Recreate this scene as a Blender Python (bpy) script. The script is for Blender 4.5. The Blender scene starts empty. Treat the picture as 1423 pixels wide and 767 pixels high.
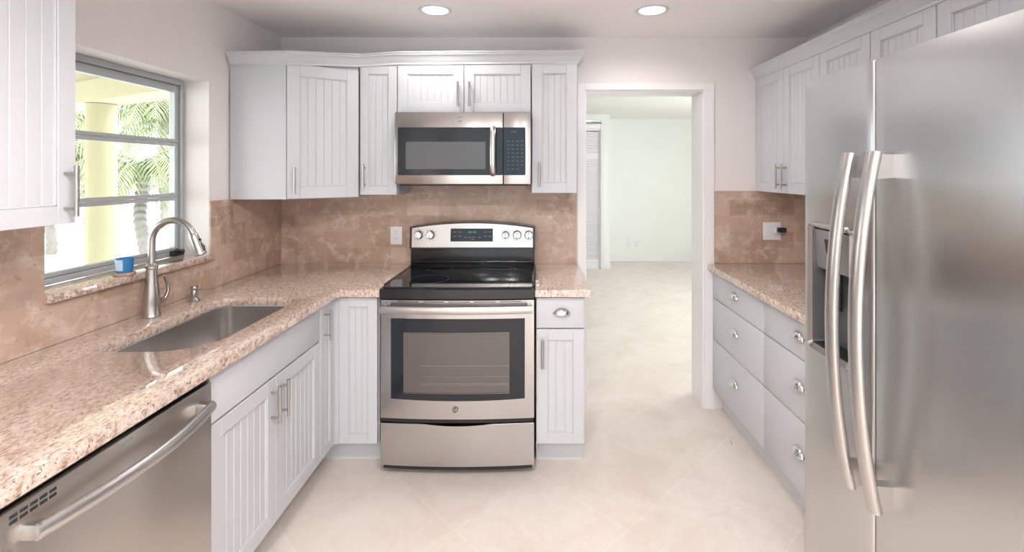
import bpy, bmesh, math, random
from mathutils import Vector, Matrix
C = bpy.context.scene.collection
PI = math.pi
R = math.radians
random.seed(4)

# ------------------------------------------------------------------ camera
F = 665.0                      # focal length in pixels of a 1423 px wide frame
H = 1.487                      # lens height
cam_d = bpy.data.cameras.new('camera'); cam = bpy.data.objects.new('camera', cam_d); C.objects.link(cam)
cam.location = (0, 0, H); cam.rotation_euler = (R(90), 0, 0)
cam_d.sensor_fit = 'HORIZONTAL'; cam_d.sensor_width = 36; cam_d.lens = F / 1423 * 36
cam_d.shift_x = -33.5 / 1423; cam_d.shift_y = -143.5 / 1423
cam_d.clip_start = .02; cam_d.clip_end = 200
S = bpy.context.scene
S.camera = cam
S.view_settings.view_transform = 'Standard'; S.view_settings.look = 'None'
S.view_settings.gamma = 1; S.view_settings.use_curve_mapping = False
S.view_settings.exposure = 0.33
try:
    S.cycles.max_bounces = 10; S.cycles.diffuse_bounces = 5; S.cycles.glossy_bounces = 5
    S.cycles.transparent_max_bounces = 12
    S.cycles.use_denoising = True; S.cycles.sample_clamp_indirect = 6
    S.cycles.caustics_reflective = False; S.cycles.caustics_refractive = False
except Exception: pass

# ------------------------------------------------------------------ world, sun, daylight
w = bpy.data.worlds.new('sky'); S.world = w; w.use_nodes = True
bg = w.node_tree.nodes['Background']; bg.inputs[0].default_value = (.92, .96, 1, 1); bg.inputs[1].default_value = 4.2

def light(name, kind, loc, direction, energy, color, **kw):
    d = bpy.data.lights.new(name, kind); d.energy = energy; d.color = color
    for k, v in kw.items(): setattr(d, k, v)
    o = bpy.data.objects.new(name, d); C.objects.link(o); o.location = loc
    o.rotation_euler = Vector(direction).to_track_quat('-Z', 'Y').to_euler()
    return o
light('sun', 'SUN', (0, 0, 20), (-.55, .25, -.8), 6.0, (1, .96, .88), angle=R(1))
light('daylight_rear_opening', 'AREA', (.075, -2.66, 1.125), (0, 1, .12), 27, (.90, .95, 1), shape='RECTANGLE', size=2.85, size_y=2.25)
light('daylight_far_room', 'AREA', (3.75, 4.7, 1.35), (-1, .5, 0), 20, (.97, 1, .97), shape='RECTANGLE', size=2.0, size_y=1.9)

# ------------------------------------------------------------------ materials
def mat(name, color=(.8, .8, .8), rough=.5, metal=0, spec=.5, **kw):
    m = bpy.data.materials.new(name); m.use_nodes = True
    b = m.node_tree.nodes['Principled BSDF']
    b.inputs['Base Color'].default_value = (*color, 1); b.inputs['Roughness'].default_value = rough
    b.inputs['Metallic'].default_value = metal; b.inputs['Specular IOR Level'].default_value = spec
    for k, v in kw.items(): b.inputs[k].default_value = v
    return m
def nd(m, t, **kw):
    n = m.node_tree.nodes.new(t)
    for k, v in kw.items():
        if k in n.inputs: n.inputs[k].default_value = v
        else: setattr(n, k, v)
    return n
def ln(m, a, b): m.node_tree.links.new(a, b)
def bsdf(m): return m.node_tree.nodes['Principled BSDF']
def ramp(m, stops):
    r = nd(m, 'ShaderNodeValToRGB'); e = r.color_ramp.elements
    while len(e) > 1: e.remove(e[0])
    e[0].position, e[0].color = stops[0][0], (*stops[0][1], 1)
    for p, c in stops[1:]:
        x = e.new(p); x.color = (*c, 1)
    return r
def coords(m, scale=(1, 1, 1), rot=(0, 0, 0), loc=(0, 0, 0)):
    tc = nd(m, 'ShaderNodeTexCoord'); mp = nd(m, 'ShaderNodeMapping')
    mp.inputs['Scale'].default_value = scale; mp.inputs['Rotation'].default_value = rot; mp.inputs['Location'].default_value = loc
    ln(m, tc.outputs['Object'], mp.inputs['Vector']); return mp.outputs[0]
def noise(m, vec, scale, detail=4, rough=.55, dist=0):
    n = nd(m, 'ShaderNodeTexNoise'); n.inputs['Scale'].default_value = scale; n.inputs['Detail'].default_value = detail
    n.inputs['Roughness'].default_value = rough; n.inputs['Distortion'].default_value = dist
    ln(m, vec, n.inputs['Vector']); return n.outputs['Fac']
def mix(m, fac, a, b, mode='MIX'):
    n = nd(m, 'ShaderNodeMix'); n.data_type = 'RGBA'; n.blend_type = mode
    for k, v in ((0, fac), (6, a), (7, b)):
        if hasattr(v, 'is_linked') or isinstance(v, bpy.types.NodeSocket): ln(m, v, n.inputs[k])
        elif isinstance(v, (int, float)): n.inputs[k].default_value = v
        else: n.inputs[k].default_value = (*v, 1)
    return n.outputs[2]
def bump(m, height, strength=.1, dist=.002):
    b = nd(m, 'ShaderNodeBump'); b.inputs['Strength'].default_value = strength; b.inputs['Distance'].default_value = dist
    ln(m, height, b.inputs['Height']); ln(m, b.outputs[0], bsdf(m).inputs['Normal'])

M = {}
def painted(name, color, rough=.6, spec=.3, var=.03):
    m = mat(name, color, rough, 0, spec)
    v = coords(m)
    n = noise(m, v, 2.2, 3)
    c = mix(m, n, tuple(x * (1 - var) for x in color), tuple(min(1, x * (1 + var)) for x in color))
    ln(m, c, bsdf(m).inputs['Base Color'])
    bump(m, noise(m, v, 180, 2), .05, .001)
    return m
M['wall'] = painted('wall_paint', (.80, .77, .77), .65)
M['ceiling'] = painted('ceiling_paint', (.90, .87, .875), .7)
M['trim'] = painted('trim_paint', (.84, .83, .85), .4, .4)
M['farwall'] = painted('far_room_paint', (.83, .85, .82), .65)
M['cab'] = painted('cabinet_white', (.57, .585, .62), .34, .45, .01)
M['kick'] = painted('toe_kick_white', (.66, .68, .71), .45)
M['plastic'] = mat('outlet_plastic', (.80, .79, .82), .3)
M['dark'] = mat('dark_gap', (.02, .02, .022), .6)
M['black'] = mat('black_enamel', (.012, .013, .015), .16, 0, .5)
M['blackplastic'] = mat('black_plastic', (.02, .021, .023), .4)
M['cooktop'] = mat('ceramic_glass', (.006, .008, .011), .05, 0, .6)
M['smoked'] = mat('smoked_glass', (.020, .024, .030), .06, 0, .35)
M['blueglass'] = mat('control_glass', (.012, .024, .040), .08, 0, .35)
M['chrome'] = mat('chrome', (.78, .78, .79), .12, 1)
M['nickel'] = mat('brushed_nickel', (.45, .435, .42), .28, 1)
M['alu'] = mat('window_aluminium', (.47, .50, .52), .45, .35)
M['stucco'] = painted('stucco_yellow', (.46, .43, .29), .8)
M['porch'] = painted('porch_paint', (.40, .355, .25), .8)
M['emit'] = mat('lamp_glow', (1, 1, 1), .5)
b = bsdf(M['emit']); b.inputs['Emission Color'].default_value = (1, .93, .84, 1); b.inputs['Emission Strength'].default_value = 3
M['blue'] = mat('blue_label', (.03, .22, .50), .4)
M['paleblue'] = mat('pale_label', (.45, .66, .80), .4)
M['tan'] = mat('tan_card', (.45, .30, .24), .6)
M['mesh'] = mat('screen_grey', (.10, .105, .115), .22, 0, .5)
M['ovenin'] = mat('oven_cavity', (.12, .105, .10), .16, 0, .5)
M['green'] = mat('green_digits', (.02, .12, .05), .4)
bsdf(M['green']).inputs['Emission Color'].default_value = (.1, .7, .3, 1); bsdf(M['green']).inputs['Emission Strength'].default_value = .25
M['mark'] = mat('printed_marks', (.22, .25, .28), .5)
M['keys'] = mat('printed_keys', (.045, .06, .08), .4)

def steel(name, color, rough, axis, aniso=.75, spread=(1, 0, 0)):
    m = mat(name, color, rough, 1)
    sc = [60, 60, 60]; sc[axis] = 1.2                    # grain runs along this axis
    v = coords(m, tuple(sc))
    n = noise(m, v, 10, 3, .6)
    r = nd(m, 'ShaderNodeMapRange'); r.inputs['To Min'].default_value = rough * .93; r.inputs['To Max'].default_value = rough * 1.07
    ln(m, n, r.inputs['Value']); ln(m, r.outputs[0], bsdf(m).inputs['Roughness'])
    ln(m, mix(m, n, tuple(x * .985 for x in color), tuple(min(1, x * 1.015) for x in color)), bsdf(m).inputs['Base Color'])
    bsdf(m).inputs['Anisotropic'].default_value = aniso
    tg = nd(m, 'ShaderNodeCombineXYZ')
    for i in range(3): tg.inputs[i].default_value = spread[i]
    ln(m, tg.outputs[0], bsdf(m).inputs['Tangent'])
    return m
M['steel_x'] = steel('brushed_steel_level_grain', (.50, .485, .48), .22, 0, .35, (0, 0, 1))
M['steel_y'] = steel('brushed_steel_dishwasher', (.60, .56, .52), .30, 1, .6, (0, 0, 1))
M['steel_z'] = steel('brushed_steel_fridge', (.62, .62, .62), .25, 2, .85, (0, 1, 0))
M['sinksteel'] = steel('sink_steel', (.62, .61, .60), .26, 1, 0)
M['satin'] = mat('satin_steel', (.56, .545, .53), .30, 1)

def granite():
    m = mat('speckled_granite', (.6, .5, .42), .05, 0, .85)
    v = coords(m, (1, 1, 1))
    v2 = coords(m, (1.9, 1, 1), (0, 0, R(25)))
    big = noise(m, v, 7, 4, .6)
    mid = noise(m, v2, 48, 6, .72, .6)
    fine = noise(m, v2, 95, 5, .72)
    base = mix(m, big, (.58, .43, .355), (.66, .535, .46))
    r1 = ramp(m, [(.0, (0, 0, 0)), (.52, (0, 0, 0)), (.62, (1, 1, 1))]); ln(m, mid, r1.inputs[0])
    c1 = mix(m, r1.outputs[0], base, (.76, .66, .57))
    r2 = ramp(m, [(.0, (1, 1, 1)), (.40, (.9, .9, .9)), (.48, (0, 0, 0))]); ln(m, mid, r2.inputs[0])
    c2 = mix(m, r2.outputs[0], c1, (.34, .23, .17))
    r3 = ramp(m, [(.0, (1, 1, 1)), (.385, (1, 1, 1)), (.425, (0, 0, 0))]); ln(m, fine, r3.inputs[0])
    c3 = mix(m, r3.outputs[0], c2, (.15, .13, .13))
    r4 = ramp(m, [(.0, (0, 0, 0)), (.58, (0, 0, 0)), (.64, (1, 1, 1))]); ln(m, fine, r4.inputs[0])
    c4 = mix(m, r4.outputs[0], c3, (.50, .47, .44))
    ln(m, c4, bsdf(m).inputs['Base Color'])
    bsdf(m).inputs['Coat Weight'].default_value = .7; bsdf(m).inputs['Coat Roughness'].default_value = .02
    return m
M['granite'] = granite()

def travertine(name, rot):
    m = mat(name, (.6, .45, .35), .38, 0, .4)
    v = coords(m, (1, 1, 1), rot)
    br = nd(m, 'ShaderNodeTexBrick'); ln(m, v, br.inputs['Vector'])
    br.offset = .5; br.inputs['Scale'].default_value = 1; br.inputs['Brick Width'].default_value = .203; br.inputs['Row Height'].default_value = .1015
    br.inputs['Mortar Size'].default_value = .0012; br.inputs['Mortar Smooth'].default_value = .3; br.inputs['Bias'].default_value = -.1
    br.inputs['Color1'].default_value = (.44, .31, .235, 1); br.inputs['Color2'].default_value = (.60, .455, .37, 1); br.inputs['Mortar'].default_value = (.52, .40, .33, 1)
    a = noise(m, v, 5, 6, .6, .5)
    cl = ramp(m, [(.30, (.80, .78, .76)), (.5, (1, 1, 1)), (.70, (1.0, 1.0, 1.0))]); ln(m, a, cl.inputs[0])
    c = mix(m, 1.0, br.outputs['Color'], cl.outputs[0], 'MULTIPLY')
    vs = coords(m, (1, 1, 1), rot)
    n2 = noise(m, vs, 13, 9, .74, .25)
    r = ramp(m, [(.0, (0, 0, 0)), (.50, (0, 0, 0)), (.64, (.7, .7, .7)), (.8, (1, 1, 1))]); ln(m, n2, r.inputs[0])
    c = mix(m, r.outputs[0], c, (.70, .61, .54))
    n3 = noise(m, vs, 60, 4, .6)
    r3 = ramp(m, [(.0, (1, 1, 1)), (.30, (.8, .8, .8)), (.40, (0, 0, 0))]); ln(m, n3, r3.inputs[0])
    c = mix(m, r3.outputs[0], c, (.40, .26, .18))
    ln(m, c, bsdf(m).inputs['Base Color'])
    bump(m, br.outputs['Fac'], -.15, .001)
    return m
M['trav_back'] = travertine('travertine_tile_back', (R(90), 0, 0))
M['trav_left'] = travertine('travertine_tile_left', (0, R(90), R(90)))

def floor_mat():
    m = mat('cream_floor_tile', (.7, .6, .5), .32, 0, .4)
    tc = nd(m, 'ShaderNodeTexCoord')
    mp = nd(m, 'ShaderNodeMapping'); mp.vector_type = 'TEXTURE'
    mp.inputs['Location'].default_value = (.018, 2.35, 0); mp.inputs['Rotation'].default_value = (0, 0, R(45))
    ln(m, tc.outputs['Object'], mp.inputs['Vector'])
    br = nd(m, 'ShaderNodeTexBrick'); ln(m, mp.outputs[0], br.inputs['Vector']); br.offset = 0; br.inputs['Scale'].default_value = 1
    br.inputs['Brick Width'].default_value = .508; br.inputs['Row Height'].default_value = .508; br.inputs['Mortar Size'].default_value = .0022; br.inputs['Mortar Smooth'].default_value = .5
    br.inputs['Color1'].default_value = (.78, .71, .645, 1); br.inputs['Color2'].default_value = (.805, .74, .685, 1); br.inputs['Mortar'].default_value = (.87, .82, .77, 1)
    v = coords(m)
    a = noise(m, v, 3.2, 7, .65, .8)
    r = ramp(m, [(.32, (.90, .87, .85)), (.55, (1, 1, 1)), (.7, (1, 1, 1))]); ln(m, a, r.inputs[0])
    c = mix(m, 1.0, br.outputs['Color'], r.outputs[0], 'MULTIPLY')
    n2 = noise(m, v, 22, 6, .7, 1)
    r2 = ramp(m, [(.5, (0, 0, 0)), (.72, (.7, .7, .7))]); ln(m, n2, r2.inputs[0])
    c = mix(m, r2.outputs[0], c, (.72, .63, .55))
    ln(m, c, bsdf(m).inputs['Base Color']); bump(m, br.outputs['Fac'], -.1, .001)
    return m
M['floor'] = floor_mat()

def glass(name, tint=(1, 1, 1), refl=.5):
    m = bpy.data.materials.new(name); m.use_nodes = True; t = m.node_tree
    for n in list(t.nodes):
        if n.type != 'OUTPUT_MATERIAL': t.nodes.remove(n)
    out = t.nodes['Material Output']
    tr = nd(m, 'ShaderNodeBsdfTransparent'); tr.inputs[0].default_value = (*tint, 1)
    gl = nd(m, 'ShaderNodeBsdfGlossy'); gl.inputs['Roughness'].default_value = .02
    fr = nd(m, 'ShaderNodeFresnel'); fr.inputs[0].default_value = 1.35
    ge = nd(m, 'ShaderNodeNewGeometry'); sb = nd(m, 'ShaderNodeMath', operation='SUBTRACT'); sb.inputs[0].default_value = 1; ln(m, ge.outputs['Backfacing'], sb.inputs[1])
    ml = nd(m, 'ShaderNodeMath', operation='MULTIPLY'); ln(m, fr.outputs[0], ml.inputs[0]); ln(m, sb.outputs[0], ml.inputs[1])
    mx = nd(m, 'ShaderNodeMixShader'); ln(m, ml.outputs[0], mx.inputs[0]); ln(m, tr.outputs[0], mx.inputs[1]); ln(m, gl.outputs[0], mx.inputs[2])
    ln(m, mx.outputs[0], out.inputs[0]); return m
M['glass'] = glass('window_glass', (.97, .99, .98))
def leafy(name, a, b_):
    m = mat(name, a, .5); v = coords(m); ln(m, mix(m, noise(m, v, 6, 3), a, b_), bsdf(m).inputs['Base Color']); return m
M['palm'] = leafy('palm_leaf', (.09, .125, .04), (.26, .30, .16))
M['trunk'] = leafy('palm_bark', (.08, .075, .07), (.24, .22, .20))
M['ground'] = painted('pale_paving', (.80, .80, .78), .9)

# ------------------------------------------------------------------ mesh helpers
def bm_new(): return bmesh.new()
def merge(bm, sub, mtx=None):
    if mtx is not None: bmesh.ops.transform(sub, matrix=mtx, verts=sub.verts)
    me = bpy.data.meshes.new('tmp'); sub.to_mesh(me); bm.from_mesh(me); bpy.data.meshes.remove(me); sub.free()
def box(bm, x0, x1, y0, y1, z0, z1, bev=0, seg=2, mtx=None):
    s = bmesh.new()
    x0, x1 = sorted((x0, x1)); y0, y1 = sorted((y0, y1)); z0, z1 = sorted((z0, z1))
    bmesh.ops.create_cube(s, size=1)
    for v in s.verts:
        v.co = Vector(((x0 + x1) / 2 + v.co.x * (x1 - x0), (y0 + y1) / 2 + v.co.y * (y1 - y0), (z0 + z1) / 2 + v.co.z * (z1 - z0)))
    if bev: bmesh.ops.bevel(s, geom=s.edges[:], offset=bev, segments=seg, affect='EDGES', profile=.5)
    merge(bm, s, mtx)
def prism(bm, pts, axis, a0, a1, mtx=None):
    """closed 2D outline extruded along an axis (0,1,2); pts are the two other coordinates in order"""
    s = bmesh.new()
    def P(p, a):
        q = list(p); q.insert(axis, a); return q
    A = [s.verts.new(P(p, a0)) for p in pts]; B = [s.verts.new(P(p, a1)) for p in pts]
    n = len(pts)
    s.faces.new(A); s.faces.new(B)
    for i in range(n): s.faces.new((A[i], A[(i + 1) % n], B[(i + 1) % n], B[i]))
    bmesh.ops.recalc_face_normals(s, faces=s.faces)
    merge(bm, s, mtx)
def tube(bm, pts, rad, n=12, ry=1.0, mtx=None, up=None):
    """round tube through points; rad a number or a list; ry flattens the section along its second axis"""
    pts = [Vector(p) for p in pts]; s = bmesh.new(); rings = []
    if not isinstance(rad, (list, tuple)): rad = [rad] * len(pts)
    ref = Vector(up) if up else None
    prev = None
    for i, p in enumerate(pts):
        t = (pts[min(i + 1, len(pts) - 1)] - pts[max(i - 1, 0)]).normalized()
        if ref is not None: a = (ref - t * ref.dot(t)).normalized()
        elif prev is None:
            a = Vector((0, 0, 1)) if abs(t.z) < .9 else Vector((1, 0, 0)); a = (a - t * a.dot(t)).normalized()
        else: a = (prev - t * prev.dot(t)).normalized()
        prev = a; b_ = t.cross(a)
        rings.append([s.verts.new(p + a * math.cos(2 * PI * k / n) * rad[i] + b_ * math.sin(2 * PI * k / n) * rad[i] * ry) for k in range(n)])
    for r0, r1 in zip(rings, rings[1:]):
        for k in range(n): s.faces.new((r0[k], r0[(k + 1) % n], r1[(k + 1) % n], r1[k]))
    s.faces.new(rings[0]); s.faces.new(rings[-1])
    bmesh.ops.recalc_face_normals(s, faces=s.faces)
    merge(bm, s, mtx)
def lathe(bm, prof, n=32, mtx=None):
    """profile of (radius, z) turned about z"""
    s = bmesh.new(); rings = []
    for r, z in prof:
        rings.append([s.verts.new((max(r, 1e-5) * math.cos(2 * PI * k / n), max(r, 1e-5) * math.sin(2 * PI * k / n), z)) for k in range(n)])
    for a, b_ in zip(rings, rings[1:]):
        for k in range(n): s.faces.new((a[k], a[(k + 1) % n], b_[(k + 1) % n], b_[k]))
    bmesh.ops.remove_doubles(s, verts=s.verts, dist=1e-4)
    bmesh.ops.recalc_face_normals(s, faces=s.faces)
    merge(bm, s, mtx)
def obj(name, bm, m, parent=None, smooth=True, loc=None, label=None):
    me = bpy.data.meshes.new(name); bm.to_mesh(me); bm.free()
    me.materials.append(M[m] if isinstance(m, str) else m)
    if smooth:
        for p in me.polygons: p.use_smooth = True
        try: me.set_sharp_from_angle(angle=R(32))
        except Exception: pass
    o = bpy.data.objects.new(name, me); C.objects.link(o)
    if parent: o.parent = parent
    if loc: o.location = loc
    if label: o['label'] = label
    return o
def thing(name, label, cat, loc=(0, 0, 0), rz=0, group=None):
    o = bpy.data.objects.new(name, None); C.objects.link(o); o.location = loc; o.rotation_euler = (0, 0, rz)
    o.empty_display_size = .1
    o['label'] = label; o['category'] = cat
    if group: o['group'] = group
    return o
def tag(o, label, cat, group=None, kind=None):
    o['label'] = label; o['category'] = cat
    if group: o['group'] = group
    if kind: o['kind'] = kind
    return o
def pieces(name, bm, m, parent, smooth=True):
    """every loose piece of the mesh becomes a part of its own"""
    left = set(bm.faces)
    while left:
        st = [left.pop()]; isl = [st[0]]
        while st:
            f = st.pop()
            for e_ in f.edges:
                for g in e_.link_faces:
                    if g in left: left.discard(g); st.append(g); isl.append(g)
        nb = bmesh.new(); mp = {}
        for f in isl: nb.faces.new([mp.setdefault(v, None) or mp.__setitem__(v, nb.verts.new(v.co)) or mp[v] for v in f.verts])
        obj(name, nb, m, parent, smooth)
    bm.free()
def struct(name, bm, m, parent=None, smooth=False):
    o = obj(name, bm, m, parent, smooth)
    if not parent: o['kind'] = 'structure'
    return o
def text_bm(txt, size, depth):
    cu = bpy.data.curves.new('t', 'FONT'); cu.body = txt; cu.size = size; cu.extrude = depth; cu.align_x = 'CENTER'; cu.align_y = 'CENTER'
    o = bpy.data.objects.new('t', cu); C.objects.link(o)
    bpy.context.view_layer.update()
    me = bpy.data.meshes.new_from_object(o.evaluated_get(bpy.context.evaluated_depsgraph_get()))
    bm = bmesh.new(); bm.from_mesh(me)
    bpy.data.objects.remove(o); bpy.data.curves.remove(cu); bpy.data.meshes.remove(me)
    return bm

# ------------------------------------------------------------------ key planes of the kitchen
YB = 3.023            # back wall
XL = -1.605           # face of the left splash
XR = 1.716            # right wall
ZC = 2.342            # ceiling
CT = .914; CTH = .036 # counter top and thickness
YF = 2.342            # front edge of the back counters
LX = -.97             # front edge of the left counter
RX = 1.077            # front edge of the right counter
TK = .14              # toe kick height
YR = -2.6             # rear wall

# ------------------------------------------------------------------ room shell
bm = bm_new(); box(bm, -2.0, 3.9, YR - .25, 8.3, -.12, 0); struct('floor', bm, 'floor')
bm = bm_new(); box(bm, -2.0, 2.1, YR - .25, YB + .12, ZC, ZC + .2)
struct('ceiling', bm, 'ceiling')
bm = bm_new(); box(bm, -2.0, 3.9, YB + .12, 8.3, 2.39, 2.6); struct('ceiling_far_room', bm, 'farwall')
# left wall with the window opening
WY0, WY1, WZ0, WZ1 = 1.563, 2.36, 1.059, 1.938
bm = bm_new()
box(bm, -1.81, XL - .008, YR - .25, WY0, 0, ZC); box(bm, -1.81, XL - .008, WY1, YB + .2, 0, ZC)
box(bm, -1.81, XL - .008, WY0, WY1, 0, WZ0); box(bm, -1.81, XL - .008, WY0, WY1, WZ1, ZC)
struct('wall_left', bm, 'wall')
# back wall with the doorway
DX0, DX1, DZ = .309, 1.059, 2.008
bm = bm_new()
box(bm, XL - .2, DX0, YB, YB + .21, 0, 2.6); box(bm, DX1, XR + .2, YB, YB + .21, 0, 2.6); box(bm, DX0, DX1, YB, YB + .21, DZ, 2.6)
struct('wall_back', bm, 'wall')
bm = bm_new(); box(bm, XR, XR + .12, YR - .25, YB, 0, ZC); struct('wall_right', bm, 'wall')
bm = bm_new()
box(bm, -1.85, -1.35, YR - .12, YR, 0, ZC); box(bm, 1.5, XR, YR - .12, YR, 0, ZC); box(bm, -1.35, 1.5, YR - .12, YR, 2.25, ZC)
struct('wall_rear', bm, 'wall')
bm = bm_new(); box(bm, -3.5, 3.9, -5.2, -5.0, -.4, 5.0); struct('wall_sky_blocker', bm, painted('sky_blocker_dark', (.10, .115, .09), .9))  # unseen dark wall added to hold back sky brightness at the rear opening
# far room walls
bm = bm_new(); box(bm, 1.14 - .2, 3.9, 8.04, 8.2, 0, 2.5); box(bm, 1.02, 1.14, 7.39 + .12, 8.04, 0, 2.39)
struct('wall_far_room_back', bm, 'farwall')
bm = bm_new()   # closet front, with an opening for the louvered panels
box(bm, -1.8, .30, 7.39, 7.51, 0, 2.39); box(bm, 1.01, 1.14, 7.39, 7.51, 0, 2.39); box(bm, .30, 1.01, 7.39, 7.51, 2.30, 2.39)
struct('wall_closet_front', bm, 'farwall')
bm = bm_new(); box(bm, -1.85, -1.7, YB + .21, 8.2, 0, 2.39); struct('wall_far_room_left', bm, 'farwall')
bm = bm_new()
box(bm, 3.55, 3.67, YB + .21, 3.7, 0, 2.39); box(bm, 3.55, 3.67, 5.7, 8.04, 0, 2.39); box(bm, 3.55, 3.67, 3.7, 5.7, 0, .35); box(bm, 3.55, 3.67, 3.7, 5.7, 2.3, 2.39)
struct('wall_far_room_right', bm, 'farwall')
bm = bm_new(); box(bm, XR + .2, 3.67, YB + .09, YB + .21, 0, 2.39); struct('wall_far_room_front', bm, 'farwall')
# baseboards of the far room
bm = bm_new(); box(bm, 1.14, 3.55, 8.025, 8.04, 0, .09, .004); struct('baseboard_far_room', bm, 'trim')
bm = bm_new(); box(bm, 1.08, 1.145, 7.375, 7.39, 0, .10, .004); struct('baseboard_closet', bm, 'trim')
# doorway casing
bm = bm_new()
box(bm, DX0 - .05, DX0, YB - .014, YB, .0, DZ + .045, .003); box(bm, DX1, DX1 + .062, YB - .014, YB, 0, DZ + .045, .003)
box(bm, DX0, DX1, YB - .014, YB, DZ, DZ + .045, .003)
struct('trim_1', bm, 'trim')
bm = bm_new()   # lining of the doorway
box(bm, DX0, DX0 + .008, YB, YB + .21, 0, DZ); box(bm, DX1 - .008, DX1, YB, YB + .21, 0, DZ); box(bm, DX0 + .008, DX1 - .008, YB, YB + .21, DZ - .008, DZ)
struct('trim_2', bm, 'trim')
# caulk line where the right wall meets the ceiling
bm = bm_new()
yy = YB - .02
while yy > -.2:
    l = random.uniform(.018, .03); box(bm, XR - .006, XR, yy - l, yy, ZC - .006, ZC, .002, 1); yy -= l + random.uniform(.006, .012)
struct('trim_3', bm, 'trim')

# window of three awning sashes
win = bpy.data.objects.new('window_1', None); C.objects.link(win); win.location = (-1.76, WY0, WZ0); win['kind'] = 'structure'
wy = WY1 - WY0
FX0, FX1 = -.03, .027          # frame depth about X = -1.76
sz = .028                      # sill top
bm = bm_new()
box(bm, FX0, FX1, 0, .022, sz, WZ1 - WZ0, .002, 1); box(bm, FX0, FX1, wy - .022, wy, sz, WZ1 - WZ0, .002, 1)
box(bm, FX0, FX1, .022, wy - .022, WZ1 - WZ0 - .026, WZ1 - WZ0, .002, 1); box(bm, FX0, FX1, .022, wy - .022, sz, sz + .022, .002, 1)
obj('window_frame', bm, 'alu', win)
zs = [(sz + .022, 1.371 - WZ0), (1.371 - WZ0, 1.632 - WZ0), (1.632 - WZ0, WZ1 - WZ0 - .026)]
for k, (z0, z1) in enumerate(zs):
    bm = bm_new(); y0, y1 = .023, wy - .023; t = .016; z0 += .001; z1 -= .001
    box(bm, -.012, .014, y0, y0 + .024, z0, z1, .002, 1); box(bm, -.012, .014, y1 - .024, y1, z0, z1, .002, 1)
    tb = t if k < 2 else .036
    box(bm, -.012, .014, y0 + .024, y1 - .024, z0, z0 + t, .002, 1); box(bm, -.012, .014, y0 + .024, y1 - .024, z1 - tb, z1, .002, 1)
    sash = obj('sash', bm, 'alu', win)
    bm = bm_new(); box(bm, -.002, .002, y0 + .022, y1 - .022, z0 + t - .002, z1 - tb + .002); obj('pane', bm, 'glass', sash, False)
bm = bm_new()
for z in (.62, .56, .38, .32): lathe(bm, [(0, .0), (.004, .0), (.004, .002), (0, .003)], 10, Matrix.Translation((.005, wy - .022, z)) @ Matrix.Rotation(R(90), 4, 'X'))
pieces('screw', bm, 'dark', win)
bm = bm_new()   # crank operator at the far lower corner
box(bm, .027, .05, wy - .10, wy - .03, sz + .002, sz + .03, .004); tube(bm, [(.05, wy - .065, sz + .02), (.07, wy - .065, sz + .024), (.075, wy - .12, sz + .04)], .006, 10)
obj('crank', bm, 'blackplastic', win)
# granite sill
bm = bm_new(); box(bm, -1.733, XL + .022, WY0 - .0, WY1 - .0, WZ0, WZ0 + .028, .004)
tag(obj('window_sill', bm, 'granite'), 'speckled granite sill slab under the aluminium kitchen window', 'window sill')

# ------------------------------------------------------------------ splashes
bm = bm_new()
box(bm, XL - .008, XL, -.6, WY0, CT, 1.347); box(bm, XL - .008, XL, WY0, WY1, CT, WZ0); box(bm, XL - .008, XL, WY1, YB - .01, CT, 1.347)
tag(obj('backsplash', bm, 'trav_left', smooth=False), 'travertine tile backsplash on the window wall behind the sink', 'backsplash')
bm = bm_new(); box(bm, XL, .254, YB - .008, YB, CT, 1.43)
tag(obj('backsplash', bm, 'trav_back', smooth=False), 'travertine tile backsplash behind the range', 'backsplash')
bm = bm_new(); box(bm, 1.123, XR, YB - .008, YB, CT, 1.372)
tag(obj('backsplash', bm, 'trav_back', smooth=False), 'travertine tile backsplash between doorway and refrigerator', 'backsplash')

# ------------------------------------------------------------------ countertops
def slab(name, outline, hole, label):
    """outline polygon with an optional hole, eased at the top edge"""
    s = bmesh.new()
    def loop(pts): 
        vs = [s.verts.new((p[0], p[1], CT)) for p in pts]
        return vs, [s.edges.new((vs[i], vs[(i + 1) % len(vs)])) for i in range(len(vs))]
    v1, e1 = loop(outline); e = list(e1)
    if hole: v2, e2 = loop(hole); e += e2
    bmesh.ops.triangle_fill(s, use_beauty=True, use_dissolve=False, edges=e)
    bmesh.ops.recalc_face_normals(s, faces=s.faces)
    ex = bmesh.ops.extrude_face_region(s, geom=s.faces[:])
    for g in ex['geom']:
        if isinstance(g, bmesh.types.BMVert): g.co.z = CT - CTH
    bmesh.ops.recalc_face_normals(s, faces=s.faces)
    rim = [ed for ed in s.edges if all(abs(v.co.z - CT) < 1e-5 for v in ed.verts) and len(ed.link_faces) == 2 and abs(ed.calc_face_angle(0)) > 1]
    bmesh.ops.bevel(s, geom=rim, offset=.004, segments=2, affect='EDGES', profile=.5)
    return tag(obj(name, s, 'granite'), label, 'countertop')
def rrect(x0, x1, y0, y1, radii, n=10):
    """rounded rectangle; radii for corners (x0,y0),(x1,y0),(x1,y1),(x0,y1)"""
    out = []
    for (cx, cy, sx, sy, a0), r in zip(((x0, y0, 1, 1, 180), (x1, y0, -1, 1, 270), (x1, y1, -1, -1, 0), (x0, y1, 1, -1, 90)), radii):
        for k in range(n + 1):
            a = R(a0 + 90 * k / n); out.append((cx + sx * r + r * math.cos(a), cy + sy * r + r * math.sin(a)))
    return out
SR = (.06, .15, .07, .06)
sinkhole = rrect(-1.44, -1.078, 1.535, 2.198, SR)
gx = -.768            # left side of the range gap
slab('countertop', [(XL, -.6), (LX, -.6), (LX, YF - .012), (LX + .012, YF), (gx, YF), (gx, YB - .008), (XL, YB - .008)], sinkhole,
     'long speckled granite countertop running under the window and around the corner')
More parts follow.
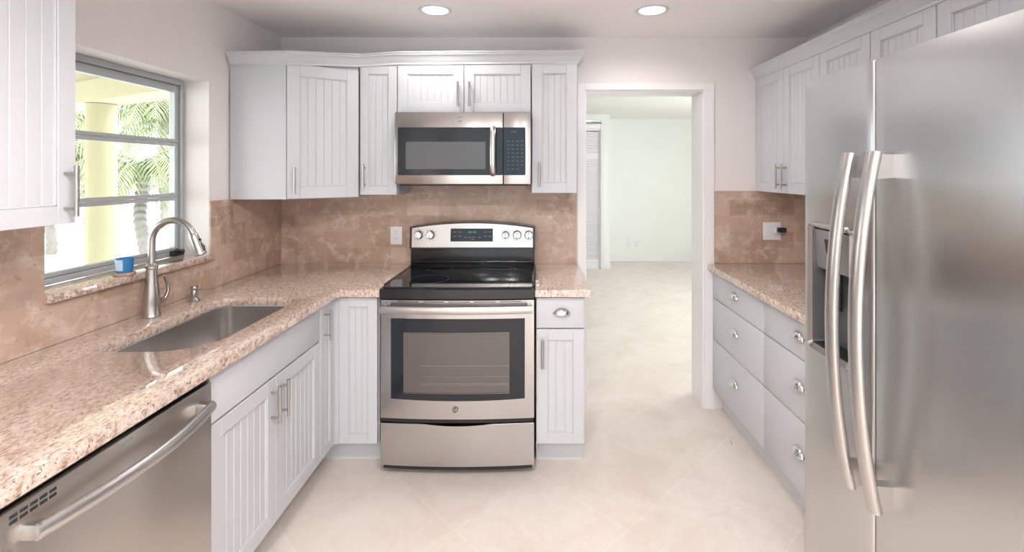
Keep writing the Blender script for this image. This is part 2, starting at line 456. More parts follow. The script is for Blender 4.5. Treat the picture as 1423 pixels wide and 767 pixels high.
slab('countertop', [(-.004, YF), (.268, YF), (.268, YB - .015), (.252, YB - .015), (.252, YB - .008), (-.004, YB - .008)], None,
     'small speckled granite countertop right of the range')
slab('countertop', [(RX, 1.70), (XR, 1.70), (XR, YB - .016), (RX, YB - .016)], None,
     'speckled granite countertop beside the refrigerator over the drawers')

# ------------------------------------------------------------------ cabinet parts
def bead_door(w_, h, fr=.055, t=.02):
    bm = bm_new()
    box(bm, 0, fr, 0, t, 0, h, .0015, 1); box(bm, w_ - fr, w_, 0, t, 0, h, .0015, 1)
    box(bm, fr, w_ - fr, 0, t, 0, fr, .0015, 1); box(bm, fr, w_ - fr, 0, t, h - fr, h, .0015, 1)
    a, b_ = fr - .002, w_ - fr + .002
    n = max(2, round((b_ - a) / .038)); p = (b_ - a) / n
    pts = [(a, t - .002), (a, .008)]
    for k in range(1, n):
        c = a + k * p; pts += [(c - .003, .008), (c - .0012, .0105), (c + .0012, .0105), (c + .003, .008)]
    pts += [(b_, .008), (b_, t - .002)]
    prism(bm, pts, 2, fr - .002, h - fr + .002)
    # little sticking bead round the panel
    for (x0, x1, z0, z1) in ((fr, fr + .005, fr, h - fr), (w_ - fr - .005, w_ - fr, fr, h - fr), (fr, w_ - fr, fr, fr + .005), (fr, w_ - fr, h - fr - .005, h - fr)):
        box(bm, x0, x1, .003, .010, z0, z1, .0015, 1)
    return bm
def slab_front(w_, h, t=.02):
    bm = bm_new(); box(bm, 0, w_, 0, t, 0, h, .0025, 2); return bm
def bar_pull(L=.14, vertical=True):
    bm = bm_new()
    tube(bm, [(0, -.032, -L / 2), (0, -.032, L / 2)], .006, 14)
    for s in (-1, 1): tube(bm, [(0, 0, s * (L / 2 - .022)), (0, -.032, s * (L / 2 - .022))], .0045, 10)
    return bm
def cup_pull(w_=.088):
    bm = bm_new(); s = bmesh.new(); n, k = 16, 8; rows = []
    for j in range(k + 1):           # quarter dome, open underneath
        el = PI / 2 * j / k; row = []
        for i in range(n + 1):
            az = PI * i / n
            row.append(s.verts.new((math.cos(az) * w_ / 2 * math.cos(el * .55), -math.sin(az) * .026 * math.cos(el), -.006 + .032 * math.sin(el) * (math.sin(az) ** .5 if math.sin(az) > 0 else 0))))
        rows.append(row)
    for a, b_ in zip(rows, rows[1:]):
        for i in range(n): s.faces.new((a[i], a[i + 1], b_[i + 1], b_[i]))
    bmesh.ops.recalc_face_normals(s, faces=s.faces)
    bmesh.ops.solidify(s, geom=s.faces[:], thickness=.0018)
    merge(bm, s)
    box(bm, -w_ / 2 - .002, w_ / 2 + .002, -.003, 0, -.012, .004, .0012, 1)
    return bm
def add_door(cab, x, z, w_, h, handle=None, kind='bead', fr=.055, name='door', y=0):
    """front on a cabinet whose face lies at local y = 0; handle = ('bar'|'cup', x, z) in door coordinates"""
    d = obj(name, bead_door(w_, h, fr) if kind == 'bead' else slab_front(w_, h), 'cab', cab, loc=(x, y, z))
    if handle:
        kind_, hx, hz = handle
        obj('handle' if kind_ == 'bar' else 'cup_pull', bar_pull() if kind_ == 'bar' else cup_pull(), 'nickel' if kind_ == 'bar' else 'chrome', d, loc=(hx, 0, hz))
    return d
def carcass(w_, depth, z0, z1, y0=.021):
    bm = bm_new(); box(bm, 0, w_, y0, depth, z0, z1, .001, 1); return bm
def hollow(w_, depth, z0, z1, y0=.021):
    bm = bm_new(); t = .018
    box(bm, 0, t, y0, depth, z0, z1); box(bm, w_ - t, w_, y0, depth, z0, z1); box(bm, t, w_ - t, y0, depth, z0, z0 + t)
    box(bm, t, w_ - t, depth - t, depth, z0 + t, z1); box(bm, t, w_ - t, y0, y0 + t, z0 + t, z1)
    return bm
def kick(cab, w_, depth, back=.12, x0=0):
    bm = bm_new(); box(bm, x0, w_, back, depth, 0, TK); obj('toe_kick', bm, 'kick', cab, False)

ZB = CT - CTH - .001         # top of base cabinets
L90, R90 = R(90), R(-90)
CX = -1.0                    # face of the left run of base cabinets
CY = 2.37                    # face of the back run
# --- base cabinets of the left run (local x = world +y, local y = into the wall)
dl = XL - .008; D_L = CX - dl - .002
ck = thing('base_cabinet', 'white beadboard sink base cabinet with two doors under the sink', 'cabinet', (CX, 1.464, 0), L90)
Wd = 2.215 - 1.464
obj('body', hollow(Wd, D_L, TK, ZB), 'cab', ck, False); kick(ck, Wd, D_L)
add_door(ck, .002, .712, Wd - .004, .155, None, 'slab', name='false_drawer_front')
add_door(ck, .002, TK + .004, Wd / 2 - .0035, .56, ('bar', Wd / 2 - .033, .465))
add_door(ck, Wd / 2 + .0015, TK + .004, Wd / 2 - .0035, .56, ('bar', .03, .465))
cn = thing('base_cabinet', 'narrow white beadboard base cabinet on the window side of the inner corner', 'cabinet', (CX, 2.217, 0), L90)
obj('body', carcass(.152, D_L, TK, ZB), 'cab', cn, False)
kick(cn, .28, D_L)
add_door(cn, .002, TK + .004, .148, .722, ('bar', .04, .625), fr=.042)
c0 = thing('base_cabinet', 'white beadboard base cabinet on the camera side of the dishwasher', 'cabinet', (CX, .26, 0), L90)
obj('body', carcass(.6, D_L, TK, ZB), 'cab', c0, False); kick(c0, .6, D_L)
add_door(c0, .002, .712, .596, .155, ('cup', .298, .08), 'slab', name='drawer'); add_door(c0, .002, TK + .004, .596, .56, ('bar', .55, .465))
# --- back run, left of the range
cb = thing('base_cabinet', 'blind white beadboard panel cabinet between the corner and the range', 'cabinet', (-.985, CY, 0))
bm = bm_new(); box(bm, -.034, .006, .004, .03, TK, ZB); obj('corner_filler', bm, 'cab', cb, False)
obj('body', carcass(.203, YB - .002 - CY, TK, ZB), 'cab', cb, False); kick(cb, .203, YB - CY - .002, .12, -.13)
add_door(cb, .008, TK + .004, .19, .725, None, fr=.047, name='panel')
# --- back run, right of the range
cr = thing('base_cabinet', 'narrow white base cabinet with one drawer and one door right of the range', 'cabinet', (.0, CY, 0))
obj('body', carcass(.241, YB - .017 - CY, TK, ZB), 'cab', cr, False); kick(cr, .236, YB - CY - .017)
add_door(cr, .002, .718, .237, .150, ('cup', .124, .076), 'slab', name='drawer')
add_door(cr, .002, TK + .004, .237, .568, ('bar', .03, .455))
# --- drawer banks on the right
RF = 1.109
for (ya, yb, lab) in ((2.333, YB - .017, 'white three-drawer base cabinet next to the doorway'), (1.70, 2.331, 'white three-drawer base cabinet next to the refrigerator')):
    cd = thing('drawer_cabinet', lab, 'cabinet', (RF, yb, 0), R90)
    W_ = yb - ya
    obj('body', carcass(W_, XR - RF - .002, TK - .005, ZB), 'cab', cd, False); kick(cd, W_, XR - RF - .002, .07)
    for (z0, z1, hz) in ((.708, .866, .07), (.451, .703, .15), (.138, .446, .23)):
        add_door(cd, .002, z0, W_ - .004, z1 - z0, ('cup', W_ / 2, (z1 - z0) * .55), 'slab', name='drawer')

# --- wall cabinets
UB = 1.36
def wall_cab(label, loc, rz, w_, depth, z0, z1, doors, fr=.055, group=None):
    """doors: list of (x0, width, handle x or None, handle z)"""
    c = thing('wall_cabinet', label, 'cabinet', loc, rz, group)
    obj('body', carcass(w_, depth, 0, z1 - z0), 'cab', c, False)
    for (x, dw, hx, hz) in doors:
        add_door(c, x + .0015, .002, dw - .003, z1 - z0 - .006, ('bar', hx, hz) if hx else None, fr=fr)
    return c
UY = 2.714
dpt = YB - UY - .001
wall_cab('tall narrow white wall cabinet between the corner cabinet and the microwave', (-1.0, UY, UB), 0, .211, dpt, UB, 2.098, [(0, .211, .028, .105)], fr=.048)
wall_cab('short white two-door wall cabinet directly above the microwave', (-.787, UY, 1.827), 0, .757, dpt, 1.827, 2.105, [(0, .378, .346, .10), (.379, .378, .032, .10)])
wall_cab('tall white wall cabinet right of the microwave beside the doorway', (-.026, UY, UB + .01), 0, .260, dpt, UB + .01, 2.112, [(.002, .256, .04, .105)], fr=.058)
# diagonal corner cabinet
A = Vector((-1.31, 2.51)); B = Vector((-1.002, 2.706))
zc0, zc1 = 1.347, 2.068
cc = thing('wall_cabinet', 'diagonal white corner wall cabinet beside the window', 'cabinet', (A.x, A.y, zc0))
bm = bm_new()
n_ = (B - A).normalized(); nn = Vector((-n_.y, n_.x))      # into the cabinet
A2 = A + nn * .021; B2 = B + nn * .021
poly = [(XL, 2.51), (-1.311, 2.51), (A2.x, A2.y), (B2.x, B2.y), (-1.002, YB - .009), (XL, YB - .009)]
prism(bm, [(p[0] - A.x, p[1] - A.y) for p in poly], 2, 0, zc1 - zc0 + .022)
obj('body', bm, 'cab', cc, False)
dw = (B - A).length
d = obj('door', bead_door(dw - .004, zc1 - zc0 - .008, .062), 'cab', cc, loc=(.002, .001, .003)); d.rotation_euler = (0, 0, math.atan2(n_.y, n_.x))
obj('handle', bar_pull(), 'nickel', d, loc=(.032, 0, .095))
# near left wall cabinet
wall_cab('large white wall cabinet in the left foreground beside the window', (-1.285, .448, 1.345), L90, .89, -1.285 - XL - .001, 1.345, 2.12,
         [(0, .445, .415, .09), (.445, .445, .411, .09)], fr=.05)
# right wall cabinets: local x runs toward the camera
UX = 1.386
dR = XR - UX - .002
wall_cab('white two-door wall cabinet on the right next to the doorway wall', (UX, YB - .002, 1.37), R90, .681, dR, 1.37, 2.078, [(0, .34, .31, .095), (.341, .34, .03, .095)])
wall_cab('white two-door wall cabinet just before the refrigerator', (UX, 2.339, 1.37), R90, .681, dR, 1.37, 2.078, [(0, .353, .32, .095), (.354, .327, .03, .095)])
wall_cab('short white two-door wall cabinet above the refrigerator', (UX, 1.656, 1.835), R90, .86, dR, 1.835, 2.078, [(0, .43, .40, .09), (.43, .43, .03, .09)])

def crown(name, path, label, hgt=.066):
    """path: list of (x, y, z_top) walked with the room on the right-hand side"""
    prof = [(-.004, 0), (.006, 0), (.006, .012), (.012, .018), (.018, .032), (.030, .046), (.036, .050), (.036, .056), (.042, .060), (.042, .066), (-.004, .066)]
    s = bmesh.new(); rings = []; n = len(path)
    for i, (x, y, zt) in enumerate(path):
        p = Vector((x, y)); ns = []
        if i > 0: d0 = (p - Vector(path[i - 1][:2])).normalized(); ns.append(Vector((d0.y, -d0.x)))
        if i < n - 1: d1 = (Vector(path[i + 1][:2]) - p).normalized(); ns.append(Vector((d1.y, -d1.x)))
        m_ = sum(ns, Vector((0, 0))).normalized(); k = 1 / m_.dot(ns[0])
        rings.append([s.verts.new((x + m_.x * o * k, y + m_.y * o * k, zt - .066 + z)) for o, z in prof])
    for a, b_ in zip(rings, rings[1:]):
        for k in range(len(prof)): s.faces.new((a[k], a[(k + 1) % len(prof)], b_[(k + 1) % len(prof)], b_[k]))
    s.faces.new(rings[0]); s.faces.new(rings[-1]); bmesh.ops.recalc_face_normals(s, faces=s.faces)
    return tag(obj(name, s, 'cab'), label, 'crown molding')
# body tops up to the crown
crown('crown_molding', [(XL, 2.51, 2.112), (-1.31, 2.51, 2.118), (-1.0, UY, 2.152), (-.78, UY, 2.165), (.234, UY, 2.172), (.234, YB - .002, 2.172)],
      'white crown molding along the cabinets over the range and corner')
crown('crown_molding', [(UX, YB - .002, 2.136), (UX, .796, 2.136)], 'white crown molding on the right-hand wall cabinets')
# (the crown walks left to right seen from the room, so the room is on its right)

# ------------------------------------------------------------------ appliances
M['badgegrey'] = mat('badge_grey', (.07, .075, .085), .35, .3)
def badge(parent, loc, r=.016):
    o_bm = bm_new()
    X90 = Matrix.Rotation(R(90), 4, 'X')
    lathe(o_bm, [(0, 0), (r, 0), (r, .0025), (r * .9, .0035), (r * .82, .0025), (0, .0025)], 32, X90)
    b_ = obj('badge', o_bm, 'badgegrey', parent, loc=loc)
    t = text_bm('GE', r * 1.15, .0004); bmesh.ops.transform(t, matrix=Matrix.Translation((0, -.0032, 0)) @ X90, verts=t.verts)
    tube(t, [(math.cos(R(k * 10)) * r * .94, -.003, math.sin(R(k * 10)) * r * .94) for k in range(37)], .0009, 6)
    # curls round the letters
    for a in (0, 90, 180, 270):
        pts = [(math.cos(R(a + k * 12)) * r * (.72 - .02 * k), -.003, math.sin(R(a + k * 12)) * r * (.72 - .02 * k)) for k in range(6)]
        tube(t, pts, .0006, 6)
    return b_, t

# --- range.  local: x 0..W, y 0 = door face, z up
RW = .752; RG = thing('range', 'freestanding stainless and black electric range between the counters', 'range', (-.762, 2.345, 0))
def bow(x, amt=.018): return -amt * (1 - ((x - RW / 2) / (RW / 2)) ** 2)
def bowed(bm, x0, x1, z0, z1, t, amt=.018, n=24, y=0, ztop=None, zbot=None):
    """panel whose front bulges gently toward the room; ztop/zbot optional functions of x"""
    s = bmesh.new(); cols = []
    for k in range(n + 1):
        x = x0 + (x1 - x0) * k / n; yb_ = y + bow(x, amt)
        a = zbot(x) if zbot else z0; b_ = ztop(x) if ztop else z1
        cols.append([s.verts.new(v) for v in ((x, yb_ + .002, a), (x, yb_, a + .002), (x, yb_, b_ - .002), (x, yb_ + .002, b_), (x, y + t, b_), (x, y + t, a))])
    for a, b_ in zip(cols, cols[1:]):
        for i in range(6): s.faces.new((a[i], a[(i + 1) % 6], b_[(i + 1) % 6], b_[i]))
    s.faces.new(cols[0]); s.faces.new(cols[-1]); bmesh.ops.recalc_face_normals(s, faces=s.faces)
    merge(bm, s)
bm = bm_new(); box(bm, .002, RW - .002, .032, .60, .035, .895, .003)
for x in (.03, RW - .06):
    for y in (.08, .54): box(bm, x, x + .03, y, y + .03, 0, .04)
obj('body', bm, 'black', RG)
bm = bm_new(); bowed(bm, 0, RW, .285, .866, .030); dr = obj('oven_door', bm, 'steel_x', RG)
bm = bm_new(); bowed(bm, .052, RW - .045, .385, .776, .004, y=-.0015, zbot=lambda x: .385 + bow(x, .010)); gw = obj('window', bm, 'smoked', dr, label='dark glass oven window')
bm = bm_new(); bowed(bm, .115, RW - .12, .415, .705, .004, y=-.0024, n=24); obj('inner_glass', bm, 'ovenin', gw)
bm = bm_new()   # rack wires seen through the glass, frame of the inner pane
for z in (.455, .462, .495, .548): 
    tube(bm, [(x, bow(x) - .0026, z) for x in [.20 + .45 * k / 20 for k in range(20)]], .0009, 6)
for z in (.413, .707): tube(bm, [(x, bow(x) - .0018, z) for x in [.115 + (RW - .235) * k / 20 for k in range(21)]], .0012, 6)
# (sub-part of the glass stays at this level)
pieces('rack_wire', bm, 'nickel', dr)
bm = bm_new()
pts = [(.012 + (RW - .024) * k / 24, -.036 - .022 * (1 - ((k - 12) / 12) ** 2), .826) for k in range(25)]
tube(bm, pts, .019, 14, .55, up=(0, 0, 1))
for x in (.022, RW - .022): box(bm, x - .012, x + .012, -.040, .002, .806, .846, .005)
obj('handle', bm, 'satin', dr)
bm = bm_new()
for k in range(5): 
    x = .085 + k * .125; bowed(bm, x, x + .105, .856, .8615, .004, y=-.001, n=3)
pieces('vent_slot', bm, 'dark', dr)
bd, tx = badge(dr, (RW / 2 - .008, bow(RW / 2) - .0005, .335)); obj('badge_lettering', tx, 'chrome', dr, loc=(RW / 2 - .008, bow(RW / 2) - .0005, .335))
bm = bm_new()
bowed(bm, 0, RW, .055, .262, .030, ztop=lambda x: .262 - .010 * max(0, 1 - ((x - RW / 2) / .17) ** 2)); obj('storage_drawer', bm, 'steel_x', RG)
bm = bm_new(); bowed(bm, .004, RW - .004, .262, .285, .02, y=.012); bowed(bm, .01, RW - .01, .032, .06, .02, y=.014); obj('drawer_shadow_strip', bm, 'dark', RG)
# cooktop with raised black rim
bm = bm_new()
bowed(bm, -.004, RW + .002, .870, .918, .10, y=-.004)
box(bm, -.004, .014, .06, .60, .885, .929, .004); box(bm, RW - .012, RW + .002, .06, .60, .885, .929, .004); box(bm, .010, RW - .010, .585, .62, .885, .93, .004)
obj('cooktop_rim', bm, 'black', RG)
bm = bm_new(); bowed(bm, .010, RW - .010, .905, .926, .575, y=.012, amt=.012); ck_ = obj('cooktop', bm, 'cooktop', RG)
bm = bm_new()
for (x, y, r) in ((.20, .18, .10), (.55, .19, .08), (.20, .44, .075), (.55, .44, .095)):
    for rr in (r,):
        pts = [(x + rr * math.cos(2 * PI * k / 40), y + rr * math.sin(2 * PI * k / 40), .9262) for k in range(41)]; tube(bm, pts, .0005, 4)
pieces('burner_ring', bm, 'keys', ck_)
# backguard
def arc_top(x, z0, rise): return z0 + rise * (1 - ((x - RW / 2) / (RW / 2)) ** 2)
def arched(bm, x0, x1, zb, z0, rise, y0, y1, n=24, lean=0):
    s = bmesh.new(); cols = []
    for k in range(n + 1):
        x = x0 + (x1 - x0) * k / n; zt = arc_top(x, z0, rise)
        cols.append([s.verts.new(v) for v in ((x, y0, zb), (x, y0 + lean, zt), (x, y1 + lean, zt), (x, y1, zb))])
    for a, b_ in zip(cols, cols[1:]):
        for i in range(4): s.faces.new((a[i], a[(i + 1) % 4], b_[(i + 1) % 4], b_[i]))
    s.faces.new(cols[0]); s.faces.new(cols[-1]); bmesh.ops.recalc_face_normals(s, faces=s.faces); merge(bm, s)
bm = bm_new(); box(bm, .0, RW, .560, .655, .90, 1.036, .006); arched(bm, -.004, RW + .004, 1.028, 1.158, .032, .548, .648, lean=.012)
box(bm, .0, RW, .552, .60, .94, .952, .004)
bg_ = obj('backguard', bm, 'black', RG)
bm = bm_new(); arched(bm, .010, RW - .010, 1.036, 1.149, .031, .5455, .552, lean=.011); cp = obj('control_panel', bm, 'steel_x', RG)
bm = bm_new(); arched(bm, .245, .50, 1.072, 1.149, 0, .5435, .549, n=4, lean=.008); obj('display', bm, 'blueglass', cp)
bm = bm_new()
for (x, z) in [(.262, 1.128), (.292, 1.128), (.262, 1.102), (.292, 1.102), (.327, 1.095), (.352, 1.095), (.377, 1.095), (.412, 1.095), (.447, 1.128), (.475, 1.128), (.447, 1.102), (.475, 1.102), (.37, 1.083)]:
    box(bm, x, x + .018, .5436, .547, z, z + .003)
pieces('button_mark', bm, 'mark', cp)
bm = bm_new()
for x in (.352, .364, .380, .392): box(bm, x, x + .007, .5447, .5475, 1.122, 1.134)
pieces('clock_digit', bm, 'green', cp)
for x, r in ((.052, .025), (.124, .025), (.578, .021), (.648, .025), (.722 - .004, .025)):
    bm = bm_new(); X90 = Matrix.Translation((x, .5470, 1.112)) @ Matrix.Rotation(R(90), 4, 'X')
    lathe(bm, [(0, 0), (r * 1.08, 0), (r * 1.08, .004), (r, .006), (r * .92, .022), (r * .8, .026), (0, .026)], 28, X90)
    box(bm, x - .0045, x + .0045, .507, .524, 1.112 - r * .9, 1.112 + r * .98, .003)
    kb = obj('knob', bm, 'chrome', RG)
    bm = bm_new()
    for k in range(9):
        a = R(-40 + k * 32.5); box(bm, x + math.sin(a) * (r + .011) - .001, x + math.sin(a) * (r + .011) + .001, .5450, .549, 1.112 + math.cos(a) * (r + .009) - .002, 1.112 + math.cos(a) * (r + .009) + .002)
    box(bm, x - .001, x + .001, .5055, .5075, 1.112 + r * .3, 1.112 + r * .9)
    pieces('dial_mark', bm, 'dark', kb)

# --- microwave
MW = .757; ME = thing('microwave', 'stainless over-the-range microwave with black glass door and keypad', 'microwave', (-.786, 2.658, 1.421))
bm = bm_new(); box(bm, 0, MW, .026, YB - 2.658 - .009, 0, .402, .002, 1); box(bm, .02, MW - .02, .03, .30, -.008, .001)
obj('body', bm, 'blackplastic', ME)
DWm = .602
def gl_panel(x0, x1, z0, z1, m, y, t=.004, r=.010):
    bm = bm_new(); prism(bm, [(p[0], p[1]) for p in rrect(x0, x1, z0, z1, (r,) * 4, 5)], 1, y, y + t); return bm
bm = bm_new(); box(bm, 0, DWm, 0, .025, .002, .402, .004, 2); md = obj('door', bm, 'steel_x', ME)
gw = obj('window', gl_panel(.018, DWm - .001, .052, .318, None, -.0015, r=.008), 'smoked', md, label='black glass door panel')
obj('screen', gl_panel(.062, .505, .086, .238, None, -.0022, r=.006), 'mesh', md)
bm = bm_new(); tube(bm, [(.548, -.010, .052), (.548, -.030, .075), (.548, -.036, .12), (.548, -.040, .185), (.548, -.036, .25), (.548, -.030, .297), (.548, -.010, .318)], .0155, 14, .6, up=(1, 0, 0))
box(bm, .536, .560, -.02, .0, .058, .080, .004); box(bm, .536, .560, -.02, .0, .292, .314, .004)
obj('handle', bm, 'satin', md)
bd, tx = badge(md, (.362, -.0005, .362)); obj('badge_lettering', tx, 'chrome', md, loc=(.362, -.0005, .362))
bm = bm_new(); box(bm, DWm + .003, MW, 0, .025, .002, .402, .004, 2); mp_ = obj('control_panel', bm, 'steel_x', ME)
obj('keypad', gl_panel(DWm + .004, MW - .030, .052, .318, None, -.0015, r=.006), 'blueglass', mp_)
bm = bm_new()
for r_ in range(9):
    for c_ in range(4 if r_ > 1 else 3): 
        if r_ == 0: continue
        box(bm, DWm + .024 + c_ * .025, DWm + .037 + c_ * .025, -.0021, -.0008, .084 + r_ * .022 - .022, .090 + r_ * .022 - .022)
box(bm, DWm + .045, DWm + .075, -.0021, -.0008, .290, .296)
pieces('key_mark', bm, 'keys', mp_)

# --- dishwasher: local x = world +y from .868, y into the wall
DWW = .59; DW = thing('dishwasher', 'stainless dishwasher with bowed bar handle under the left counter', 'dishwasher', (-.985, .868, 0), L90)
bm = bm_new(); box(bm, .004, DWW - .002, .03, .58, .05, .874); box(bm, .0, DWW, .012, .05, .856, .876, .002, 1); obj('body', bm, 'blackplastic', DW)
bm = bm_new(); box(bm, .002, DWW - .004, 0, .03, .10, .854, .004, 2); dd = obj('door', bm, 'steel_y', DW)
bm = bm_new(); box(bm, .01, DWW - .01, .05, .07, 0, .098); obj('toe_panel', bm, 'dark', DW)
bm = bm_new()
n = 24; pts = [(.045 + (.512 - .045 + .03) * k / n, -.030 - .034 * (1 - ((k - n / 2) / (n / 2)) ** 2), .800) for k in range(n + 1)]
tube(bm, pts, .0165, 14, .75, up=(0, 0, 1))
for x in (.056, .531): box(bm, x - .014, x + .012, -.040, .003, .784, .816, .006)
obj('handle', bm, 'satin', dd)
bm = bm_new()
for r_ in range(2):
    for c_ in range(5): box(bm, .026 + c_ * .0185, .041 + c_ * .0185, -.0012, .002, .826 + r_ * .011, .833 + r_ * .011, .001, 1)
pieces('vent_slot', bm, 'dark', dd)
bm = bm_new(); box(bm, .270, .300, -.0012, .002, .836, .842); obj('badge', bm, 'mark', dd)

# --- refrigerator: local x toward the camera, y into the right wall
FR = thing('refrigerator', 'large stainless side-by-side refrigerator with two bowed handles and dispenser', 'refrigerator', (.93, 1.676, 0), R90)
FW = .90; GAP = 1.676 - 1.33; FH = 1.80
bm = bm_new(); box(bm, .006, FW - .006, .075, XR - .93 - .03, .02, 1.775, .004); obj('body', bm, mat('fridge_side', (.28, .28, .29), .45, .3), FR)
def bulged(x0, x1, z0, z1, hole=None, amt=.010, t=.07):
    """fridge door with rounded vertical edges and gently crowned face; hole = (x0,x1,z0,z1)"""
    s = bmesh.new(); xs = [x0, x0 + .001, x0 + .003, x0 + .007]
    nx = 14; xs += [x0 + .007 + (x1 - x0 - .014) * k / nx for k in range(1, nx)] + [x1 - .007, x1 - .003, x1 - .001, x1]
    zs_ = [z0, z1]
    if hole: xs += [hole[0], hole[1]]; zs_ += [hole[2], hole[3]]
    xs = sorted(set(round(x, 5) for x in xs)); zs_ = sorted(zs_)
    def fy(x):
        e = min(x - x0, x1 - x); rr = .007
        edge = 0 if e >= rr else rr - math.sqrt(max(0, rr * rr - (rr - e) ** 2))
        return edge - amt * (1 - ((x - (x0 + x1) / 2) / ((x1 - x0) / 2)) ** 2) + amt
    G = {}
    for i, x in enumerate(xs):
        for j, z in enumerate(zs_): G[i, j] = s.verts.new((x, fy(x), z))
    for i in range(len(xs) - 1):
        for j in range(len(zs_) - 1):
            if hole and hole[0] - 1e-6 <= xs[i] and xs[i + 1] <= hole[1] + 1e-6 and abs(zs_[j] - hole[2]) < 1e-6: continue
            s.faces.new((G[i, j], G[i + 1, j], G[i + 1, j + 1], G[i, j + 1]))
    bmesh.ops.recalc_face_normals(s, faces=s.faces)
    if sum(f.normal.y for f in s.faces) > 0: bmesh.ops.reverse_faces(s, faces=s.faces)
    be = [e for e in s.edges if e.is_boundary and not (hole and all(hole[0] - 1e-5 <= v.co.x <= hole[1] + 1e-5 and hole[2] - 1e-5 <= v.co.z <= hole[3] + 1e-5 for v in e.verts))]
    ex = bmesh.ops.extrude_edge_only(s, edges=be)
    for g in ex['geom']:
        if isinstance(g, bmesh.types.BMVert): g.co.y = t
    return s
DH = (.052, .262, .905, 1.315)
s = bulged(0, GAP - .003, .06, FH, DH); fd = obj('freezer_door', s, 'steel_z', FR)
s = bulged(GAP + .003, FW, .06, FH); rd = obj('door', s, 'steel_z', FR)
# dispenser
x0, x1, z0, z1 = DH
bm = bm_new()
out = rrect(x0 - .008, x1 + .008, z0 - .008, z1 + .008, (.022,) * 4, 6); inn = rrect(x0 + .010, x1 - .010, z0 + .012, z1 - .010, (.014,) * 4, 6)
s = bmesh.new()
lo = [s.verts.new((p[0], -.001, p[1])) for p in out]; lo2 = [s.verts.new((p[0], -.006, p[1])) for p in rrect(x0 - .003, x1 + .003, z0 - .003, z1 + .003, (.02,) * 4, 6)]; li = [s.verts.new((p[0], .004, p[1])) for p in inn]; lb = [s.verts.new((p[0], .068, p[1])) for p in inn]; lw = [s.verts.new((p[0], .006, p[1])) for p in out]
n = len(out)
for a, b_ in ((lw, lo), (lo, lo2), (lo2, li), (li, lb)):
    for k in range(n): s.faces.new((a[k], a[(k + 1) % n], b_[(k + 1) % n], b_[k]))
s.faces.new(lb); bmesh.ops.recalc_face_normals(s, faces=s.faces); merge(bm, s)
dsp = obj('dispenser', bm, mat('dispenser_lining', (.16, .165, .17), .35, .5), fd)
bm = bm_new(); s = bmesh.new()
for a, b_ in ((0, 1),):
    o1 = [s.verts.new((p[0], -.0015, p[1])) for p in out]; o2 = [s.verts.new((p[0], -.0075, p[1])) for p in rrect(x0 - .003, x1 + .003, z0 - .003, z1 + .003, (.02,) * 4, 6)]; o3 = [s.verts.new((p[0], .002, p[1])) for p in inn]; o4 = [s.verts.new((p[0], .012, p[1])) for p in out]
    for p, q in ((o4, o1), (o1, o2), (o2, o3)):
        for k in range(n): s.faces.new((p[k], p[(k + 1) % n], q[(k + 1) % n], q[k]))
bmesh.ops.recalc_face_normals(s, faces=s.faces); merge(bm, s); obj('bezel', bm, 'steel_x', dsp)
bm = bm_new(); prism(bm, [(.004, 1.30), (.060, 1.30), (.060, 1.17), (.020, 1.17)], 0, x0 + .011, x1 - .011); obj('dispenser_controls', bm, mat('dispenser_panel', (.30, .30, .31), .3, .6), dsp)
bm = bm_new()
mt = Matrix.Rotation(0, 4, 'X')
prism(bm, [(.0055, 1.272), (.010, 1.272), (.0165, 1.225), (.012, 1.225)], 0, x0 + .07, x0 + .14); obj('dispenser_display', bm, 'blackplastic', dsp)
bm = bm_new()
for k in range(9): box(bm, x0 + .014, x1 - .014, .006 + k * .0065, .0085 + k * .0065, z0 + .012, z0 + .018)
box(bm, x0 + .012, x1 - .012, .0045, .066, z0 + .0125, z0 + .0135); obj('drip_tray', bm, 'dark', dsp)
bm = bm_new()
for xx in (x0 + .06, x1 - .07): box(bm, xx, xx + .03, .045, .055, 1.04, 1.165, .004)
pieces('paddle', bm, 'blackplastic', dsp)
for par, xh in ((fd, GAP - .040), (rd, GAP + .062)):
    bm = bm_new(); n = 28
    pts = []
    for k in range(n + 1):
        u = (k - n / 2) / (n / 2); pts.append((xh, -.034 - .050 * (1 - u * u), 1.068 + .474 * u))
    tube(bm, pts, .0235, 20, .62, up=(1, 0, 0))
    sg = 1
    for z in (.632, 1.504):
        prism(bm, [(-.044, z - .034), (-.040, z + .034), (.008, z + .030), (.008, z - .030)], 0, xh - .015, xh + .015)
    obj('handle', bm, 'satin', par)
bm = bm_new(); box(bm, .012, .10, .03, .13, FH - .022, FH + .010, .006); box(bm, FW - .10, FW - .012, .03, .13, FH - .022, FH + .010, .006); pieces('hinge_cover', bm, 'blackplastic', FR)
bm = bm_new(); box(bm, .01, FW - .01, .04, .08, .0, .055, .003)
box(bm, .03, .07, .1, .14, 0, .03); box(bm, FW - .07, FW - .03, .1, .14, 0, .03); box(bm, .03, .07, .6, .64, 0, .03); box(bm, FW - .07, FW - .03, .6, .64, 0, .03)
obj('kick_grille', bm, 'blackplastic', FR)

